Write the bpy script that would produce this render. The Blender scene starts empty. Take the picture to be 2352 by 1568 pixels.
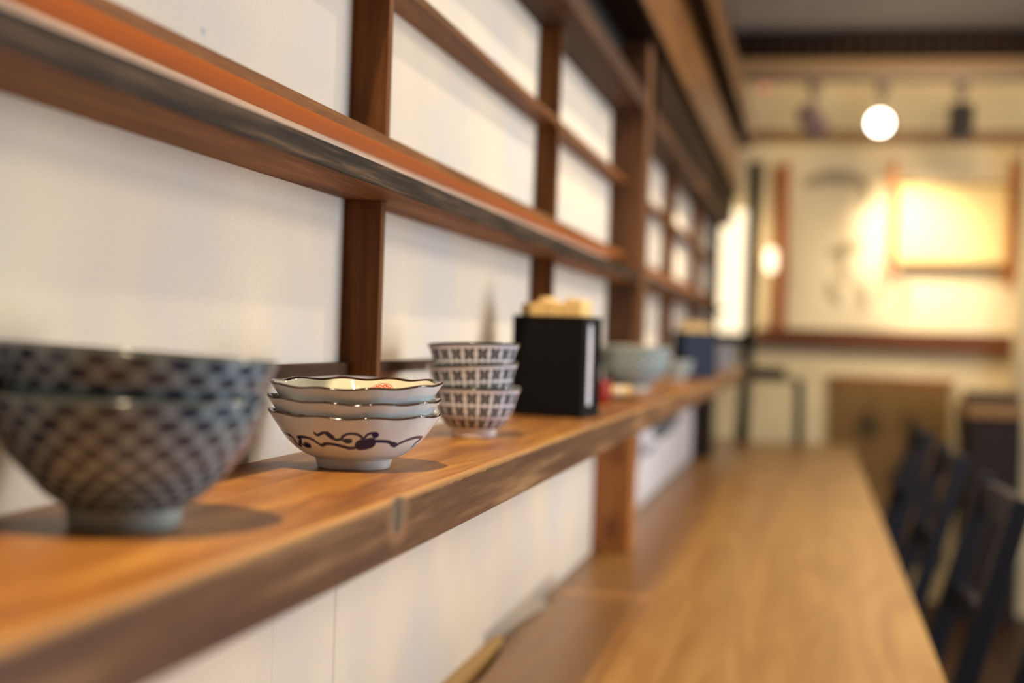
import bpy, bmesh, math, random
import numpy as np
from mathutils import Vector, Matrix
random.seed(7)
PI = math.pi
scn = bpy.context.scene
COL = scn.collection

# ------------------------------------------------------------------ materials
def new_mat(name):
    m = bpy.data.materials.new(name); m.use_nodes = True
    nt = m.node_tree
    b = nt.nodes['Principled BSDF']
    return m, nt, b

def srgb(r, g, b):
    f = lambda c: ((c/255+.055)/1.055)**2.4 if c > 10 else c/255/12.92
    return (f(r), f(g), f(b), 1.0)

def plain(name, col, rough=.5, metal=0.0, spec=.5, emit=0, bump=0, bscale=200):
    m, nt, b = new_mat(name)
    b.inputs['Base Color'].default_value = col
    b.inputs['Roughness'].default_value = rough
    b.inputs['Metallic'].default_value = metal
    b.inputs['Specular IOR Level'].default_value = spec
    tc = nt.nodes.new('ShaderNodeTexCoord')
    n = nt.nodes.new('ShaderNodeTexNoise'); n.inputs['Scale'].default_value = bscale
    nt.links.new(tc.outputs['Object'], n.inputs['Vector'])
    mx = nt.nodes.new('ShaderNodeMixRGB'); mx.blend_type = 'MULTIPLY'; mx.inputs[0].default_value = .25
    mx.inputs[1].default_value = col
    nt.links.new(n.outputs['Fac'], mx.inputs[2])
    nt.links.new(mx.outputs[0], b.inputs['Base Color'])
    if bump:
        bp = nt.nodes.new('ShaderNodeBump'); bp.inputs['Strength'].default_value = bump
        bp.inputs['Distance'].default_value = .0005
        nt.links.new(n.outputs['Fac'], bp.inputs['Height']); nt.links.new(bp.outputs[0], b.inputs['Normal'])
    if emit:
        b.inputs['Emission Color'].default_value = col
        b.inputs['Emission Strength'].default_value = emit
    return m

def ramp(nt, stops):
    r = nt.nodes.new('ShaderNodeValToRGB')
    e = r.color_ramp.elements
    while len(e) > 1: e.remove(e[0])
    e[0].position = stops[0][0]; e[0].color = stops[0][1]
    for p, c in stops[1:]:
        x = e.new(p); x.color = c
    return r

def mth(nt, op, a, b=None, c=None):
    n = nt.nodes.new('ShaderNodeMath'); n.operation = op
    for i, v in enumerate((a, b, c)):
        if v is None: continue
        if isinstance(v, (int, float)): n.inputs[i].default_value = v
        else: nt.links.new(v, n.inputs[i])
    return n.outputs[0]

def mixc(nt, fac, a, b, mode='MIX'):
    n = nt.nodes.new('ShaderNodeMixRGB'); n.blend_type = mode
    for i, v in ((0, fac), (1, a), (2, b)):
        if isinstance(v, (int, float)): n.inputs[i].default_value = v
        elif isinstance(v, tuple): n.inputs[i].default_value = v
        else: nt.links.new(v, n.inputs[i])
    return n.outputs[0]

def wood(name, cols, axis='Y', s=1.0, rough=.5, dist=1.5, fibre=.35, spec=.4, bump=.25, extra=None, seed=0.0):
    """cols dark to light; grain runs along axis"""
    m, nt, b = new_mat(name)
    L = nt.links
    tc = nt.nodes.new('ShaderNodeTexCoord')
    def mapped(along, across):
        mp = nt.nodes.new('ShaderNodeMapping')
        sc = [across*s]*3; sc['XYZ'.index(axis)] = along*s
        mp.inputs['Scale'].default_value = sc
        mp.inputs['Location'].default_value = (seed, seed*.7, seed*1.3)
        L.new(tc.outputs['Object'], mp.inputs['Vector']); return mp.outputs[0]
    n1 = nt.nodes.new('ShaderNodeTexNoise'); n1.inputs['Scale'].default_value = 1
    n1.inputs['Detail'].default_value = 5; n1.inputs['Roughness'].default_value = .6; n1.inputs['Distortion'].default_value = dist
    L.new(mapped(1.8, 26), n1.inputs['Vector'])
    k = len(cols)
    r = ramp(nt, [(.30+.42*i/(k-1), c) for i, c in enumerate(cols)])
    L.new(n1.outputs['Fac'], r.inputs[0])
    n2 = nt.nodes.new('ShaderNodeTexNoise'); n2.inputs['Scale'].default_value = 1; n2.inputs['Detail'].default_value = 3
    L.new(mapped(22, 620), n2.inputs['Vector'])
    r2 = ramp(nt, [(.35, (.45, .42, .4, 1)), (.6, (1, 1, 1, 1))])
    L.new(n2.outputs['Fac'], r2.inputs[0])
    c = mixc(nt, fibre, r.outputs[0], r2.outputs[0], 'MULTIPLY')
    if extra: c = extra(nt, tc, c)
    L.new(c, b.inputs['Base Color'])
    b.inputs['Roughness'].default_value = rough
    b.inputs['Specular IOR Level'].default_value = spec
    bp = nt.nodes.new('ShaderNodeBump'); bp.inputs['Strength'].default_value = bump; bp.inputs['Distance'].default_value = .0006
    L.new(n2.outputs['Fac'], bp.inputs['Height']); L.new(bp.outputs[0], b.inputs['Normal'])
    return m

def shelf_extra(nt, tc, c):
    """real marks of this plank: a grey-green knot in the front edge, a pale worn arris, saw ticks"""
    sp = nt.nodes.new('ShaderNodeSeparateXYZ'); nt.links.new(tc.outputs['Object'], sp.inputs[0])
    X, Y, Z = sp.outputs
    nz = nt.nodes.new('ShaderNodeTexNoise'); nz.inputs['Scale'].default_value = 60
    nt.links.new(tc.outputs['Object'], nz.inputs['Vector'])
    wob = mth(nt, 'MULTIPLY', mth(nt, 'SUBTRACT', nz.outputs['Fac'], .5), .02)
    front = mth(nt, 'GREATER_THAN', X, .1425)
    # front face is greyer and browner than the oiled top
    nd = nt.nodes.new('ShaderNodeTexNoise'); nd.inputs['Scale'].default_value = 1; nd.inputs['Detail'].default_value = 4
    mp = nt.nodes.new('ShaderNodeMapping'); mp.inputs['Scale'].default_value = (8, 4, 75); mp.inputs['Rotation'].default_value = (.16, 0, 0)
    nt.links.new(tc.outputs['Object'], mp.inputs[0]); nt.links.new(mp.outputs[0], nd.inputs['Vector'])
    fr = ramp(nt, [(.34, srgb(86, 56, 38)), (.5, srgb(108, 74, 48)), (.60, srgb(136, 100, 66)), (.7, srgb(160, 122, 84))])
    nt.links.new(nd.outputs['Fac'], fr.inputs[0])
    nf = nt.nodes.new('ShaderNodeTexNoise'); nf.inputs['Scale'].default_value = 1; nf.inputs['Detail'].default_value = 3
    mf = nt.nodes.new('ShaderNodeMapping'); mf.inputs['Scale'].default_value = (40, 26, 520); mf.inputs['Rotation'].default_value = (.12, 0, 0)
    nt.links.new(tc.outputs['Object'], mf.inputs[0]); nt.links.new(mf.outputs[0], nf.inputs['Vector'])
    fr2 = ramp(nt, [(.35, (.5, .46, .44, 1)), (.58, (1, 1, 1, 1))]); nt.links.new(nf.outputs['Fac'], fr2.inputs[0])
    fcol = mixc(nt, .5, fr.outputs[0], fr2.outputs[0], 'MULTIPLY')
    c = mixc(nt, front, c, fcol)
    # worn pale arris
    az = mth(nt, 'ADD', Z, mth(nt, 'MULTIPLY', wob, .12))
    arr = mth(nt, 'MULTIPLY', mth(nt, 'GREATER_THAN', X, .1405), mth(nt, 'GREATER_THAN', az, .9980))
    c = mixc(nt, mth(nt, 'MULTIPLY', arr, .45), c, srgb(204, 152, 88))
    # knot on front edge
    dy = mth(nt, 'DIVIDE', mth(nt, 'ADD', mth(nt, 'SUBTRACT', Y, .7335), mth(nt, 'MULTIPLY', wob, .25)), .0135)
    dz = mth(nt, 'DIVIDE', mth(nt, 'SUBTRACT', Z, .9935), .0125)
    d = mth(nt, 'SQRT', mth(nt, 'ADD', mth(nt, 'MULTIPLY', dy, dy), mth(nt, 'MULTIPLY', dz, dz)))
    halo = nt.nodes.new('ShaderNodeMapRange'); halo.inputs[1].default_value = 1.9; halo.inputs[2].default_value = 1.0
    nt.links.new(d, halo.inputs[0])
    core = nt.nodes.new('ShaderNodeMapRange'); core.inputs[1].default_value = 1.05; core.inputs[2].default_value = .8
    nt.links.new(d, core.inputs[0])
    c = mixc(nt, mth(nt, 'MULTIPLY', mth(nt, 'MULTIPLY', halo.outputs[0], front), .55), c, srgb(156, 116, 80))
    ck = mixc(nt, mth(nt, 'LESS_THAN', mth(nt, 'ABSOLUTE', mth(nt, 'ADD', dy, mth(nt, 'MULTIPLY', wob, 20))), .14), srgb(112, 96, 76), srgb(66, 48, 34))
    c = mixc(nt, mth(nt, 'MULTIPLY', core.outputs[0], front), c, ck)
    # small knots on top face
    for (kx, ky, rx, ry) in ((.040, .790, .006, .010), (.118, .725, .018, .02)):
        ax = mth(nt, 'DIVIDE', mth(nt, 'ADD', mth(nt, 'SUBTRACT', X, kx), mth(nt, 'MULTIPLY', wob, .5)), rx)
        ay = mth(nt, 'DIVIDE', mth(nt, 'SUBTRACT', Y, ky), ry)
        dd = mth(nt, 'SQRT', mth(nt, 'ADD', mth(nt, 'MULTIPLY', ax, ax), mth(nt, 'MULTIPLY', ay, ay)))
        k = nt.nodes.new('ShaderNodeMapRange'); k.inputs[1].default_value = 1.3; k.inputs[2].default_value = .2
        nt.links.new(dd, k.inputs[0])
        c = mixc(nt, mth(nt, 'MULTIPLY', k.outputs[0], mth(nt, 'MULTIPLY', mth(nt, 'SUBTRACT', 1.0, front), .55)), c, srgb(116, 62, 26))
    # saw ticks near the lower arris
    tick = mth(nt, 'GREATER_THAN', mth(nt, 'SINE', mth(nt, 'MULTIPLY', mth(nt, 'ADD', Y, mth(nt, 'MULTIPLY', wob, .08)), 1500)), .35)
    msk = mth(nt, 'MULTIPLY', mth(nt, 'LESS_THAN', az, .9775), mth(nt, 'MULTIPLY', mth(nt, 'GREATER_THAN', Y, .80), mth(nt, 'LESS_THAN', Y, .98)))
    c = mixc(nt, mth(nt, 'MULTIPLY', mth(nt, 'MULTIPLY', tick, msk), .5), c, srgb(96, 52, 36))
    return c

def counter_extra(nt, tc, c):
    sp = nt.nodes.new('ShaderNodeSeparateXYZ'); nt.links.new(tc.outputs['Object'], sp.inputs[0])
    X, Y, Z = sp.outputs
    board = mth(nt, 'LESS_THAN', X, .150)  # strip under the shelf: its cast shadow, painted into the counter colour
    c = mixc(nt, mth(nt, 'MULTIPLY', board, .45), c, srgb(104, 66, 34))
    line = mth(nt, 'MULTIPLY', board, mth(nt, 'LESS_THAN', mth(nt, 'ABSOLUTE', mth(nt, 'SUBTRACT', Y, 2.02)), .02))
    c = mixc(nt, mth(nt, 'MULTIPLY', line, .7), c, srgb(176, 122, 66))
    return c

def column_extra(nt, tc, c):
    v = nt.nodes.new('ShaderNodeTexVoronoi'); v.inputs['Scale'].default_value = 1
    mp = nt.nodes.new('ShaderNodeMapping'); mp.inputs['Scale'].default_value = (16, 16, 9); mp.inputs['Location'].default_value = (.3, .2, .45)
    nt.links.new(tc.outputs['Object'], mp.inputs[0]); nt.links.new(mp.outputs[0], v.inputs['Vector'])
    r = ramp(nt, [(.12, (1, 1, 1, 1)), (.30, (0, 0, 0, 1))]); nt.links.new(v.outputs['Distance'], r.inputs[0])
    return mixc(nt, mth(nt, 'MULTIPLY', r.outputs[0], .6), c, srgb(96, 46, 20))

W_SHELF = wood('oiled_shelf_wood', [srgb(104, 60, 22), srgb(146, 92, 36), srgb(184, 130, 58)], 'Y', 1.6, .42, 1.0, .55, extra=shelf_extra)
def ledge_extra(nt, tc, c):
    sp = nt.nodes.new('ShaderNodeSeparateXYZ'); nt.links.new(tc.outputs['Object'], sp.inputs[0])
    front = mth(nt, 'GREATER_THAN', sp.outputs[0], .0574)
    c = mixc(nt, mth(nt, 'GREATER_THAN', sp.outputs[2], 1.2066), c, srgb(240, 214, 168))  # top face painted pale to strengthen the bounced light under the rail
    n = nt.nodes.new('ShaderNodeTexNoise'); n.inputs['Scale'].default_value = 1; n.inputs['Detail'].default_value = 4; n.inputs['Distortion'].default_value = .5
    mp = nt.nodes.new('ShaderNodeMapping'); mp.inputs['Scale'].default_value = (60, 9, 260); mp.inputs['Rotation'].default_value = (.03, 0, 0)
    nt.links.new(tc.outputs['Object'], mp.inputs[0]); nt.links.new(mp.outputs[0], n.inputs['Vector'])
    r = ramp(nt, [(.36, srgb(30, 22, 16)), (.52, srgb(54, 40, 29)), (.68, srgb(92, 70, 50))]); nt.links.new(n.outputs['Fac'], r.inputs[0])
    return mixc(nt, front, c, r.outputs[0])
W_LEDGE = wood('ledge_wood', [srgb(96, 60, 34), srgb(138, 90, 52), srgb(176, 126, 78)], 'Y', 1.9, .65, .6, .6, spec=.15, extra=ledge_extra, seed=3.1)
W_BEAM = wood('top_beam_wood', [srgb(52, 32, 20), srgb(70, 44, 27), srgb(92, 60, 38)], 'Y', 1.6, .6, .6, .4, spec=.2, seed=3.7)
def rail_extra(nt, tc, c):
    sp = nt.nodes.new('ShaderNodeSeparateXYZ'); nt.links.new(tc.outputs['Object'], sp.inputs[0])
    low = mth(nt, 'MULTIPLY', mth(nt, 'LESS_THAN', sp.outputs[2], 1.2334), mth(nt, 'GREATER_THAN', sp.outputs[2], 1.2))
    return mixc(nt, mth(nt, 'MULTIPLY', low, .75), c, srgb(188, 108, 36))  # rail underside painted orange, bounced glow put into the colour
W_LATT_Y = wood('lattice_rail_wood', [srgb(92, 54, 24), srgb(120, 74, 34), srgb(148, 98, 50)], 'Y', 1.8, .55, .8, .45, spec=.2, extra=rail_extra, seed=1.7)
W_LATT_Z = wood('lattice_bar_wood', [srgb(88, 50, 20), srgb(114, 68, 28), srgb(138, 88, 40)], 'Z', 1.8, .55, .8, .45, spec=.2, seed=5.2)
W_DARK = wood('dark_stained_wood', [srgb(26, 14, 7), srgb(38, 22, 11), srgb(54, 33, 18)], 'Y', 1, .75, .8, .3, spec=.08, seed=2.2)
W_CORN = wood('cornice_wood', [srgb(70, 40, 13), srgb(102, 62, 23), srgb(136, 90, 40)], 'Y', 1, .45, .8, .3, spec=.3, seed=4.4)
W_POST = wood('pillar_wood', [srgb(66, 36, 13), srgb(88, 51, 19), srgb(110, 68, 29)], 'Z', .8, .65, 2.0, .3, extra=column_extra, seed=.6)
W_FOOTW = wood('pillar_foot_wood', [srgb(136, 78, 32), srgb(172, 108, 50), srgb(196, 136, 74)], 'Z', .8, .5, 2.0, .3, extra=column_extra, seed=.9)
W_COUNT = wood('counter_wood', [srgb(138, 96, 48), srgb(154, 112, 58), srgb(170, 130, 72)], 'Y', .55, .36, 2.6, .15, extra=counter_extra, bump=.05, seed=7.7)
W_FRAME = wood('frame_wood', [srgb(122, 60, 16), srgb(158, 86, 26), srgb(188, 112, 42)], 'X', 1, .5, .8, .3, seed=2.9)
W_FRAMEZ = wood('frame_stile_wood', [srgb(122, 60, 16), srgb(158, 86, 26), srgb(188, 112, 42)], 'Z', 1, .5, .8, .3, seed=6.1)
W_BARW = wood('panel_bar_wood', [srgb(82, 40, 12), srgb(104, 54, 18), srgb(130, 74, 30)], 'X', 1, .5, .8, .3, seed=2.4)
W_FLOOR = wood('floor_wood', [srgb(52, 34, 24), srgb(74, 48, 32), srgb(98, 66, 44)], 'Y', .5, .5, 1, .25, seed=8.3)
W_CAB = wood('dark_cabinet_wood', [srgb(26, 12, 8), srgb(36, 17, 11), srgb(48, 24, 15)], 'Z', 1, .6, .8, .3, seed=9.3)

def paper_mat(name, base, cool, warm, seam=False):
    m, nt, b = new_mat(name); L = nt.links
    tc = nt.nodes.new('ShaderNodeTexCoord')
    n = nt.nodes.new('ShaderNodeTexNoise'); n.inputs['Scale'].default_value = 5.5; n.inputs['Detail'].default_value = 5
    L.new(tc.outputs['Object'], n.inputs['Vector'])
    r = ramp(nt, [(.34, cool), (.5, base), (.66, warm)]); L.new(n.outputs['Fac'], r.inputs[0])
    f = nt.nodes.new('ShaderNodeTexNoise'); f.inputs['Scale'].default_value = 420; f.inputs['Detail'].default_value = 4
    L.new(tc.outputs['Object'], f.inputs['Vector'])
    fr = ramp(nt, [(.3, (.86, .86, .86, 1)), (.62, (1, 1, 1, 1))]); L.new(f.outputs['Fac'], fr.inputs[0])
    c = mixc(nt, .5, r.outputs[0], fr.outputs[0], 'MULTIPLY')
    if seam:
        sp = nt.nodes.new('ShaderNodeSeparateXYZ'); L.new(tc.outputs['Object'], sp.inputs[0])
        low = mth(nt, 'LESS_THAN', sp.outputs[2], .97)
        for y, w, k in ((1.062, .0022, .35), (.93, .001, .12)):
            s = mth(nt, 'MULTIPLY', mth(nt, 'LESS_THAN', mth(nt, 'ABSOLUTE', mth(nt, 'SUBTRACT', sp.outputs[1], y)), w), low)
            c = mixc(nt, mth(nt, 'MULTIPLY', s, k), c, srgb(120, 112, 108))
        dy = mth(nt, 'DIVIDE', mth(nt, 'SUBTRACT', sp.outputs[1], .785), .0042)
        dz = mth(nt, 'DIVIDE', mth(nt, 'SUBTRACT', sp.outputs[2], 1.2635), .0030)
        d = mth(nt, 'ADD', mth(nt, 'MULTIPLY', dy, dy), mth(nt, 'MULTIPLY', dz, dz))
        k = nt.nodes.new('ShaderNodeMapRange'); k.inputs[1].default_value = 1.2; k.inputs[2].default_value = .3; k.inputs[4].default_value = .45
        L.new(d, k.inputs[0])
        c = mixc(nt, k.outputs[0], c, srgb(150, 160, 176))
    L.new(c, b.inputs['Base Color']); b.inputs['Roughness'].default_value = .85
    b.inputs['Specular IOR Level'].default_value = .15
    bp = nt.nodes.new('ShaderNodeBump'); bp.inputs['Strength'].default_value = .15; bp.inputs['Distance'].default_value = .0006
    L.new(f.outputs['Fac'], bp.inputs['Height']); L.new(bp.outputs[0], b.inputs['Normal'])
    return m
M_PAPER = paper_mat('washi_wall', srgb(221, 207, 189), srgb(212, 204, 194), srgb(230, 214, 191), seam=True)
M_CREAM = paper_mat('cream_plaster', srgb(228, 212, 176), srgb(220, 204, 170), srgb(234, 218, 182))
M_SCROLL = paper_mat('cream_panel_paper', srgb(236, 222, 190), srgb(230, 216, 184), srgb(240, 226, 196))
M_CEIL = paper_mat('ceiling_paint', srgb(178, 180, 192), srgb(174, 176, 188), srgb(182, 184, 196))
M_KRAFT = paper_mat('kraft_paper', srgb(224, 190, 130), srgb(208, 172, 112), srgb(234, 204, 148))
M_WHITEPAPER = paper_mat('white_paper', srgb(224, 220, 224), srgb(214, 212, 218), srgb(232, 228, 228))
M_BLACK = plain('black_lacquer', srgb(11, 10, 9), .6, spec=.12)
M_NAVYBOX = plain('navy_lacquer', srgb(24, 33, 54), .55, spec=.2)
M_CHAIR = plain('navy_paint', srgb(14, 18, 32), .5, spec=.3, bscale=40)
M_SEAT = wood('chair_seat_wood', [srgb(78, 50, 30), srgb(104, 70, 42), srgb(128, 90, 58)], 'X', 1, .5, .8, .3)
M_STEEL = plain('black_steel', srgb(10, 10, 9), .7, spec=.15)
M_RED = plain('red_lacquer', srgb(140, 28, 3), .35, spec=.25)
M_DKRED = plain('dark_red_lacquer', srgb(64, 22, 12), .9, spec=.1)
M_TRACK = plain('grey_track', srgb(112, 94, 86), .5)
M_HEAD = plain('lamp_head_grey', srgb(116, 98, 104), .45)
M_HEADD = plain('lamp_head_black', srgb(46, 42, 42), .45)
M_TAN = plain('yellow_blind', srgb(244, 220, 156), .7, bscale=90)
M_INK = plain('faint_ink', srgb(186, 172, 140), .8)
M_GREY = plain('grey_glaze', srgb(176, 176, 170), .25)
M_DARKTRAY = plain('dark_tray', srgb(66, 48, 36), .5)
M_CABTOP = plain('cabinet_top', srgb(170, 128, 80), .5)

def emit_mat(name, col, s):
    m, nt, b = new_mat(name)
    b.inputs['Base Color'].default_value = (.8, .75, .65, 1)
    b.inputs['Emission Color'].default_value = col
    b.inputs['Emission Strength'].default_value = s
    return m
E_LENS = emit_mat('lamp_lens_glow', (1, .93, .78, 1), 14)
E_LANT = emit_mat('lantern_paper_glow', (1, .80, .52, 1), 1.7)
E_BULB = emit_mat('bulb_glow', (1, .84, .56, 1), 2.6)
M_REDLED = emit_mat('red_sign_glow', (1, .10, .06, 1), .6)

def glaze_mat(name, rough=.08, coat=.0):
    m, nt, b = new_mat(name)
    a = nt.nodes.new('ShaderNodeAttribute'); a.attribute_name = 'Paint'
    tc = nt.nodes.new('ShaderNodeTexCoord')
    n = nt.nodes.new('ShaderNodeTexNoise'); n.inputs['Scale'].default_value = 300
    nt.links.new(tc.outputs['Object'], n.inputs['Vector'])
    r = ramp(nt, [(.3, (.95, .95, .95, 1)), (.7, (1, 1, 1, 1))]); nt.links.new(n.outputs['Fac'], r.inputs[0])
    nt.links.new(mixc(nt, 1.0, a.outputs['Color'], r.outputs[0], 'MULTIPLY'), b.inputs['Base Color'])
    b.inputs['Roughness'].default_value = rough
    b.inputs['Subsurface Weight'].default_value = 0
    b.inputs['Specular IOR Level'].default_value = .5
    return m
M_GLAZE = glaze_mat('painted_porcelain')
M_GLAZE2 = glaze_mat('painted_stoneware', .14)

def banner_mat():
    m, nt, b = new_mat('printed_cloth'); L = nt.links
    tc = nt.nodes.new('ShaderNodeTexCoord')
    n = nt.nodes.new('ShaderNodeTexVoronoi'); n.inputs['Scale'].default_value = 5.0
    L.new(tc.outputs['Object'], n.inputs['Vector'])
    r = ramp(nt, [(.22, srgb(66, 58, 46)), (.52, srgb(158, 124, 80))]); L.new(n.outputs['Distance'], r.inputs[0])
    L.new(r.outputs[0], b.inputs['Base Color']); b.inputs['Roughness'].default_value = .8
    return m
M_BANNER = banner_mat()

# ------------------------------------------------------------------ object helpers
def tag(o, label=None, cat=None, group=None, kind=None):
    if label: o['label'] = label
    if cat: o['category'] = cat
    if group: o['group'] = group
    if kind: o['kind'] = kind
    return o

def empty(name, loc, label, cat, group=None, rz=0):
    o = bpy.data.objects.new(name, None); COL.objects.link(o)
    o.empty_display_size = .05; o.location = loc; o.rotation_euler = (0, 0, rz)
    return tag(o, label, cat, group)

def finish(name, bm, mat, parent=None, world=False, smooth=False, bev=0):
    if bev:
        bmesh.ops.bevel(bm, geom=[e for e in bm.edges], offset=bev, segments=2, affect='EDGES', profile=.6)
    if world and parent is not None:
        bmesh.ops.translate(bm, vec=-Vector(parent.location), verts=bm.verts)
    bmesh.ops.recalc_face_normals(bm, faces=bm.faces)
    me = bpy.data.meshes.new(name); bm.to_mesh(me); bm.free()
    if smooth:
        for p in me.polygons: p.use_smooth = True
    if isinstance(mat, (list, tuple)):
        for q in mat: me.materials.append(q)
    else: me.materials.append(mat)
    o = bpy.data.objects.new(name, me); COL.objects.link(o)
    if parent is not None: o.parent = parent
    return o

def addbox(bm, x0, x1, y0, y1, z0, z1):
    v = [bm.verts.new((x, y, z)) for x in (x0, x1) for y in (y0, y1) for z in (z0, z1)]
    for f in ((0, 1, 3, 2), (4, 6, 7, 5), (0, 4, 5, 1), (2, 3, 7, 6), (0, 2, 6, 4), (1, 5, 7, 3)):
        bm.faces.new([v[i] for i in f])
    return v

def box(name, x0, x1, y0, y1, z0, z1, mat, parent=None, world=True, bev=.0006, cuts=0):
    bm = bmesh.new(); addbox(bm, x0, x1, y0, y1, z0, z1)
    return finish(name, bm, mat, parent, world, bev=bev)

def addbar(bm, a, b, w, d, up=(0, 0, 1), w2=None, d2=None):
    """square bar from a to b, width w, depth d (tapers to w2,d2)"""
    a = Vector(a); b = Vector(b); t = (b-a).normalized(); u = Vector(up)
    s = t.cross(u)
    if s.length < 1e-5: s = t.cross(Vector((1, 0, 0)))
    s.normalize(); u = s.cross(t)
    w2 = w2 or w; d2 = d2 or d
    vs = []
    for p, ww, dd in ((a, w, d), (b, w2, d2)):
        vs.append([bm.verts.new(p+s*sx*ww/2+u*sy*dd/2) for sx, sy in ((-1, -1), (1, -1), (1, 1), (-1, 1))])
    bm.faces.new(vs[0][::-1]); bm.faces.new(vs[1])
    for i in range(4): bm.faces.new((vs[0][i], vs[0][(i+1) % 4], vs[1][(i+1) % 4], vs[1][i]))

def addtube(bm, pts, rads, n=20, cap=True):
    pts = [Vector(p) for p in pts]
    rings = []
    for i, p in enumerate(pts):
        t = (pts[min(i+1, len(pts)-1)]-pts[max(i-1, 0)]).normalized()
        s = t.cross(Vector((0, 0, 1)))
        if s.length < 1e-4: s = Vector((1, 0, 0))
        s.normalize(); u = s.cross(t)
        r = rads[i] if isinstance(rads, (list, tuple)) else rads
        rings.append([bm.verts.new(p+(s*math.cos(2*PI*k/n)+u*math.sin(2*PI*k/n))*r) for k in range(n)])
    for a, b in zip(rings, rings[1:]):
        for k in range(n): bm.faces.new((a[k], a[(k+1) % n], b[(k+1) % n], b[k]))
    if cap: bm.faces.new(rings[0][::-1]); bm.faces.new(rings[-1])

def addlathe(bm, prof, n=32, c=(0, 0, 0)):
    rings = []
    for r, z in prof:
        if r < 1e-6: rings.append([bm.verts.new((c[0], c[1], c[2]+z))])
        else: rings.append([bm.verts.new((c[0]+r*math.cos(2*PI*k/n), c[1]+r*math.sin(2*PI*k/n), c[2]+z)) for k in range(n)])
    for a, b in zip(rings, rings[1:]):
        for k in range(n):
            q = []
            for ring, kk in ((a, k), (a, k+1), (b, k+1), (b, k)):
                v = ring[kk % len(ring)]
                if v not in q: q.append(v)
            if len(q) > 2:
                try: bm.faces.new(q)
                except ValueError: pass

def copy_tree(o, parent=None):
    c = o.copy(); COL.objects.link(c)
    if parent is not None: c.parent = parent
    for ch in list(o.children): copy_tree(ch, c)
    return c

# ------------------------------------------------------------------ painted bowls
def smooth_poly(pts, n):
    """Catmull-Rom resample of a polyline to n points, equal arc length"""
    P = np.array(pts, float)
    P = np.vstack([2*P[0]-P[1], P, 2*P[-1]-P[-2]])
    out = []
    for i in range(1, len(P)-2):
        t = np.linspace(0, 1, 24, endpoint=False)[:, None]
        a, b, c, d = P[i-1], P[i], P[i+1], P[i+2]
        out.append(.5*((2*b)+(-a+c)*t+(2*a-5*b+4*c-d)*t**2+(-a+3*b-3*c+d)*t**3))
    out = np.vstack(out+[P[-2][None]])
    s = np.r_[0, np.cumsum(np.hypot(*np.diff(out, axis=0).T))]
    q = np.linspace(0, s[-1], n)
    return np.stack([np.interp(q, s, out[:, 0]), np.interp(q, s, out[:, 1])], 1)

def bowl_mesh(name, outer, thick, floor_z, ntheta, nout, nin, paint_out, paint_in, rim_col, lobes=None, rimw=.0012):
    """outer: (r,z) from foot joint up to the rim. returns a mesh of the bowl wall with its painted colours"""
    O = smooth_poly(outer, nout)
    tang = np.gradient(O, axis=0); tang /= np.linalg.norm(tang, axis=1)[:, None]
    nrm = np.stack([-tang[:, 1], tang[:, 0]], 1)           # points to the inside
    th = thick*np.ones(nout)
    th[-6:] = thick*np.linspace(1, .62, 6)
    I = O+nrm*th[:, None]
    I = I[I[:, 1] > floor_z+.0008][::-1]
    I = np.vstack([I, [(I[-1, 0]*.72, floor_z+.0002), (I[-1, 0]*.4, floor_z), (0.0004, floor_z)]])
    rim_mid = (O[-1]+I[0])/2+np.array([0, thick*.3])
    I = np.vstack([smooth_poly(I, nin)])
    base = np.array([(0.0004, outer[0][1]), (outer[0][0]*.5, outer[0][1])])
    Pf = np.vstack([base, O, [rim_mid], I])
    side = np.r_[np.zeros(2), np.zeros(nout), [2], np.ones(len(I))]
    T = np.linspace(0, 2*PI, ntheta, endpoint=False)
    r = Pf[:, 0][:, None]*np.ones((1, ntheta)); z = Pf[:, 1][:, None]*np.ones((1, ntheta))
    TH = T[None, :]*np.ones((len(Pf), 1))
    r0, z0 = r.copy(), z.copy()
    if lobes:
        zr = outer[-1][1]
        w = np.clip((z-zr*.45)/(zr*.55), 0, 1)**1.8
        r, z = lobes(r, z, TH, w)
    co = np.stack([r*np.cos(TH), r*np.sin(TH), z], -1).reshape(-1, 3)
    m, n = len(Pf), ntheta
    idx = np.arange(m*n).reshape(m, n)
    nx = np.roll(idx, -1, 1)
    quads = np.stack([idx[:-1], nx[:-1], nx[1:], idx[1:]], -1).reshape(-1, 4)
    me = bpy.data.meshes.new(name)
    me.vertices.add(len(co)); me.vertices.foreach_set('co', co.astype(np.float32).ravel())
    me.loops.add(quads.size); me.loops.foreach_set('vertex_index', quads.astype(np.int32).ravel())
    me.polygons.add(len(quads)); me.polygons.foreach_set('loop_start', np.arange(0, quads.size, 4, dtype=np.int32))
    me.polygons.foreach_set('loop_total', np.full(len(quads), 4, np.int32))
    me.polygons.foreach_set('use_smooth', np.ones(len(quads), bool))
    me.update(calc_edges=True); me.validate()
    S = side[:, None]*np.ones((1, n))
    colr = np.where((S == 0)[..., None], paint_out(TH, r0, z0), paint_in(TH, r0, z0))
    zr = outer[-1][1]
    rim = (S == 2) | (z0 > zr-rimw)
    colr = np.where(rim[..., None], rim_col(TH), colr)
    ca = me.color_attributes.new('Paint', 'FLOAT_COLOR', 'POINT')
    rgba = np.concatenate([colr, np.ones(colr.shape[:2]+(1,))], -1).reshape(-1, 4)
    ca.data.foreach_set('color', rgba.astype(np.float32).ravel())
    return me

def lin(*c): return np.array(srgb(*c)[:3])
def const(c): return lambda TH: np.ones(TH.shape+(1,))*c
def blend(a, b, f): return a*(1-f[..., None])+b*f[..., None]

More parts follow.
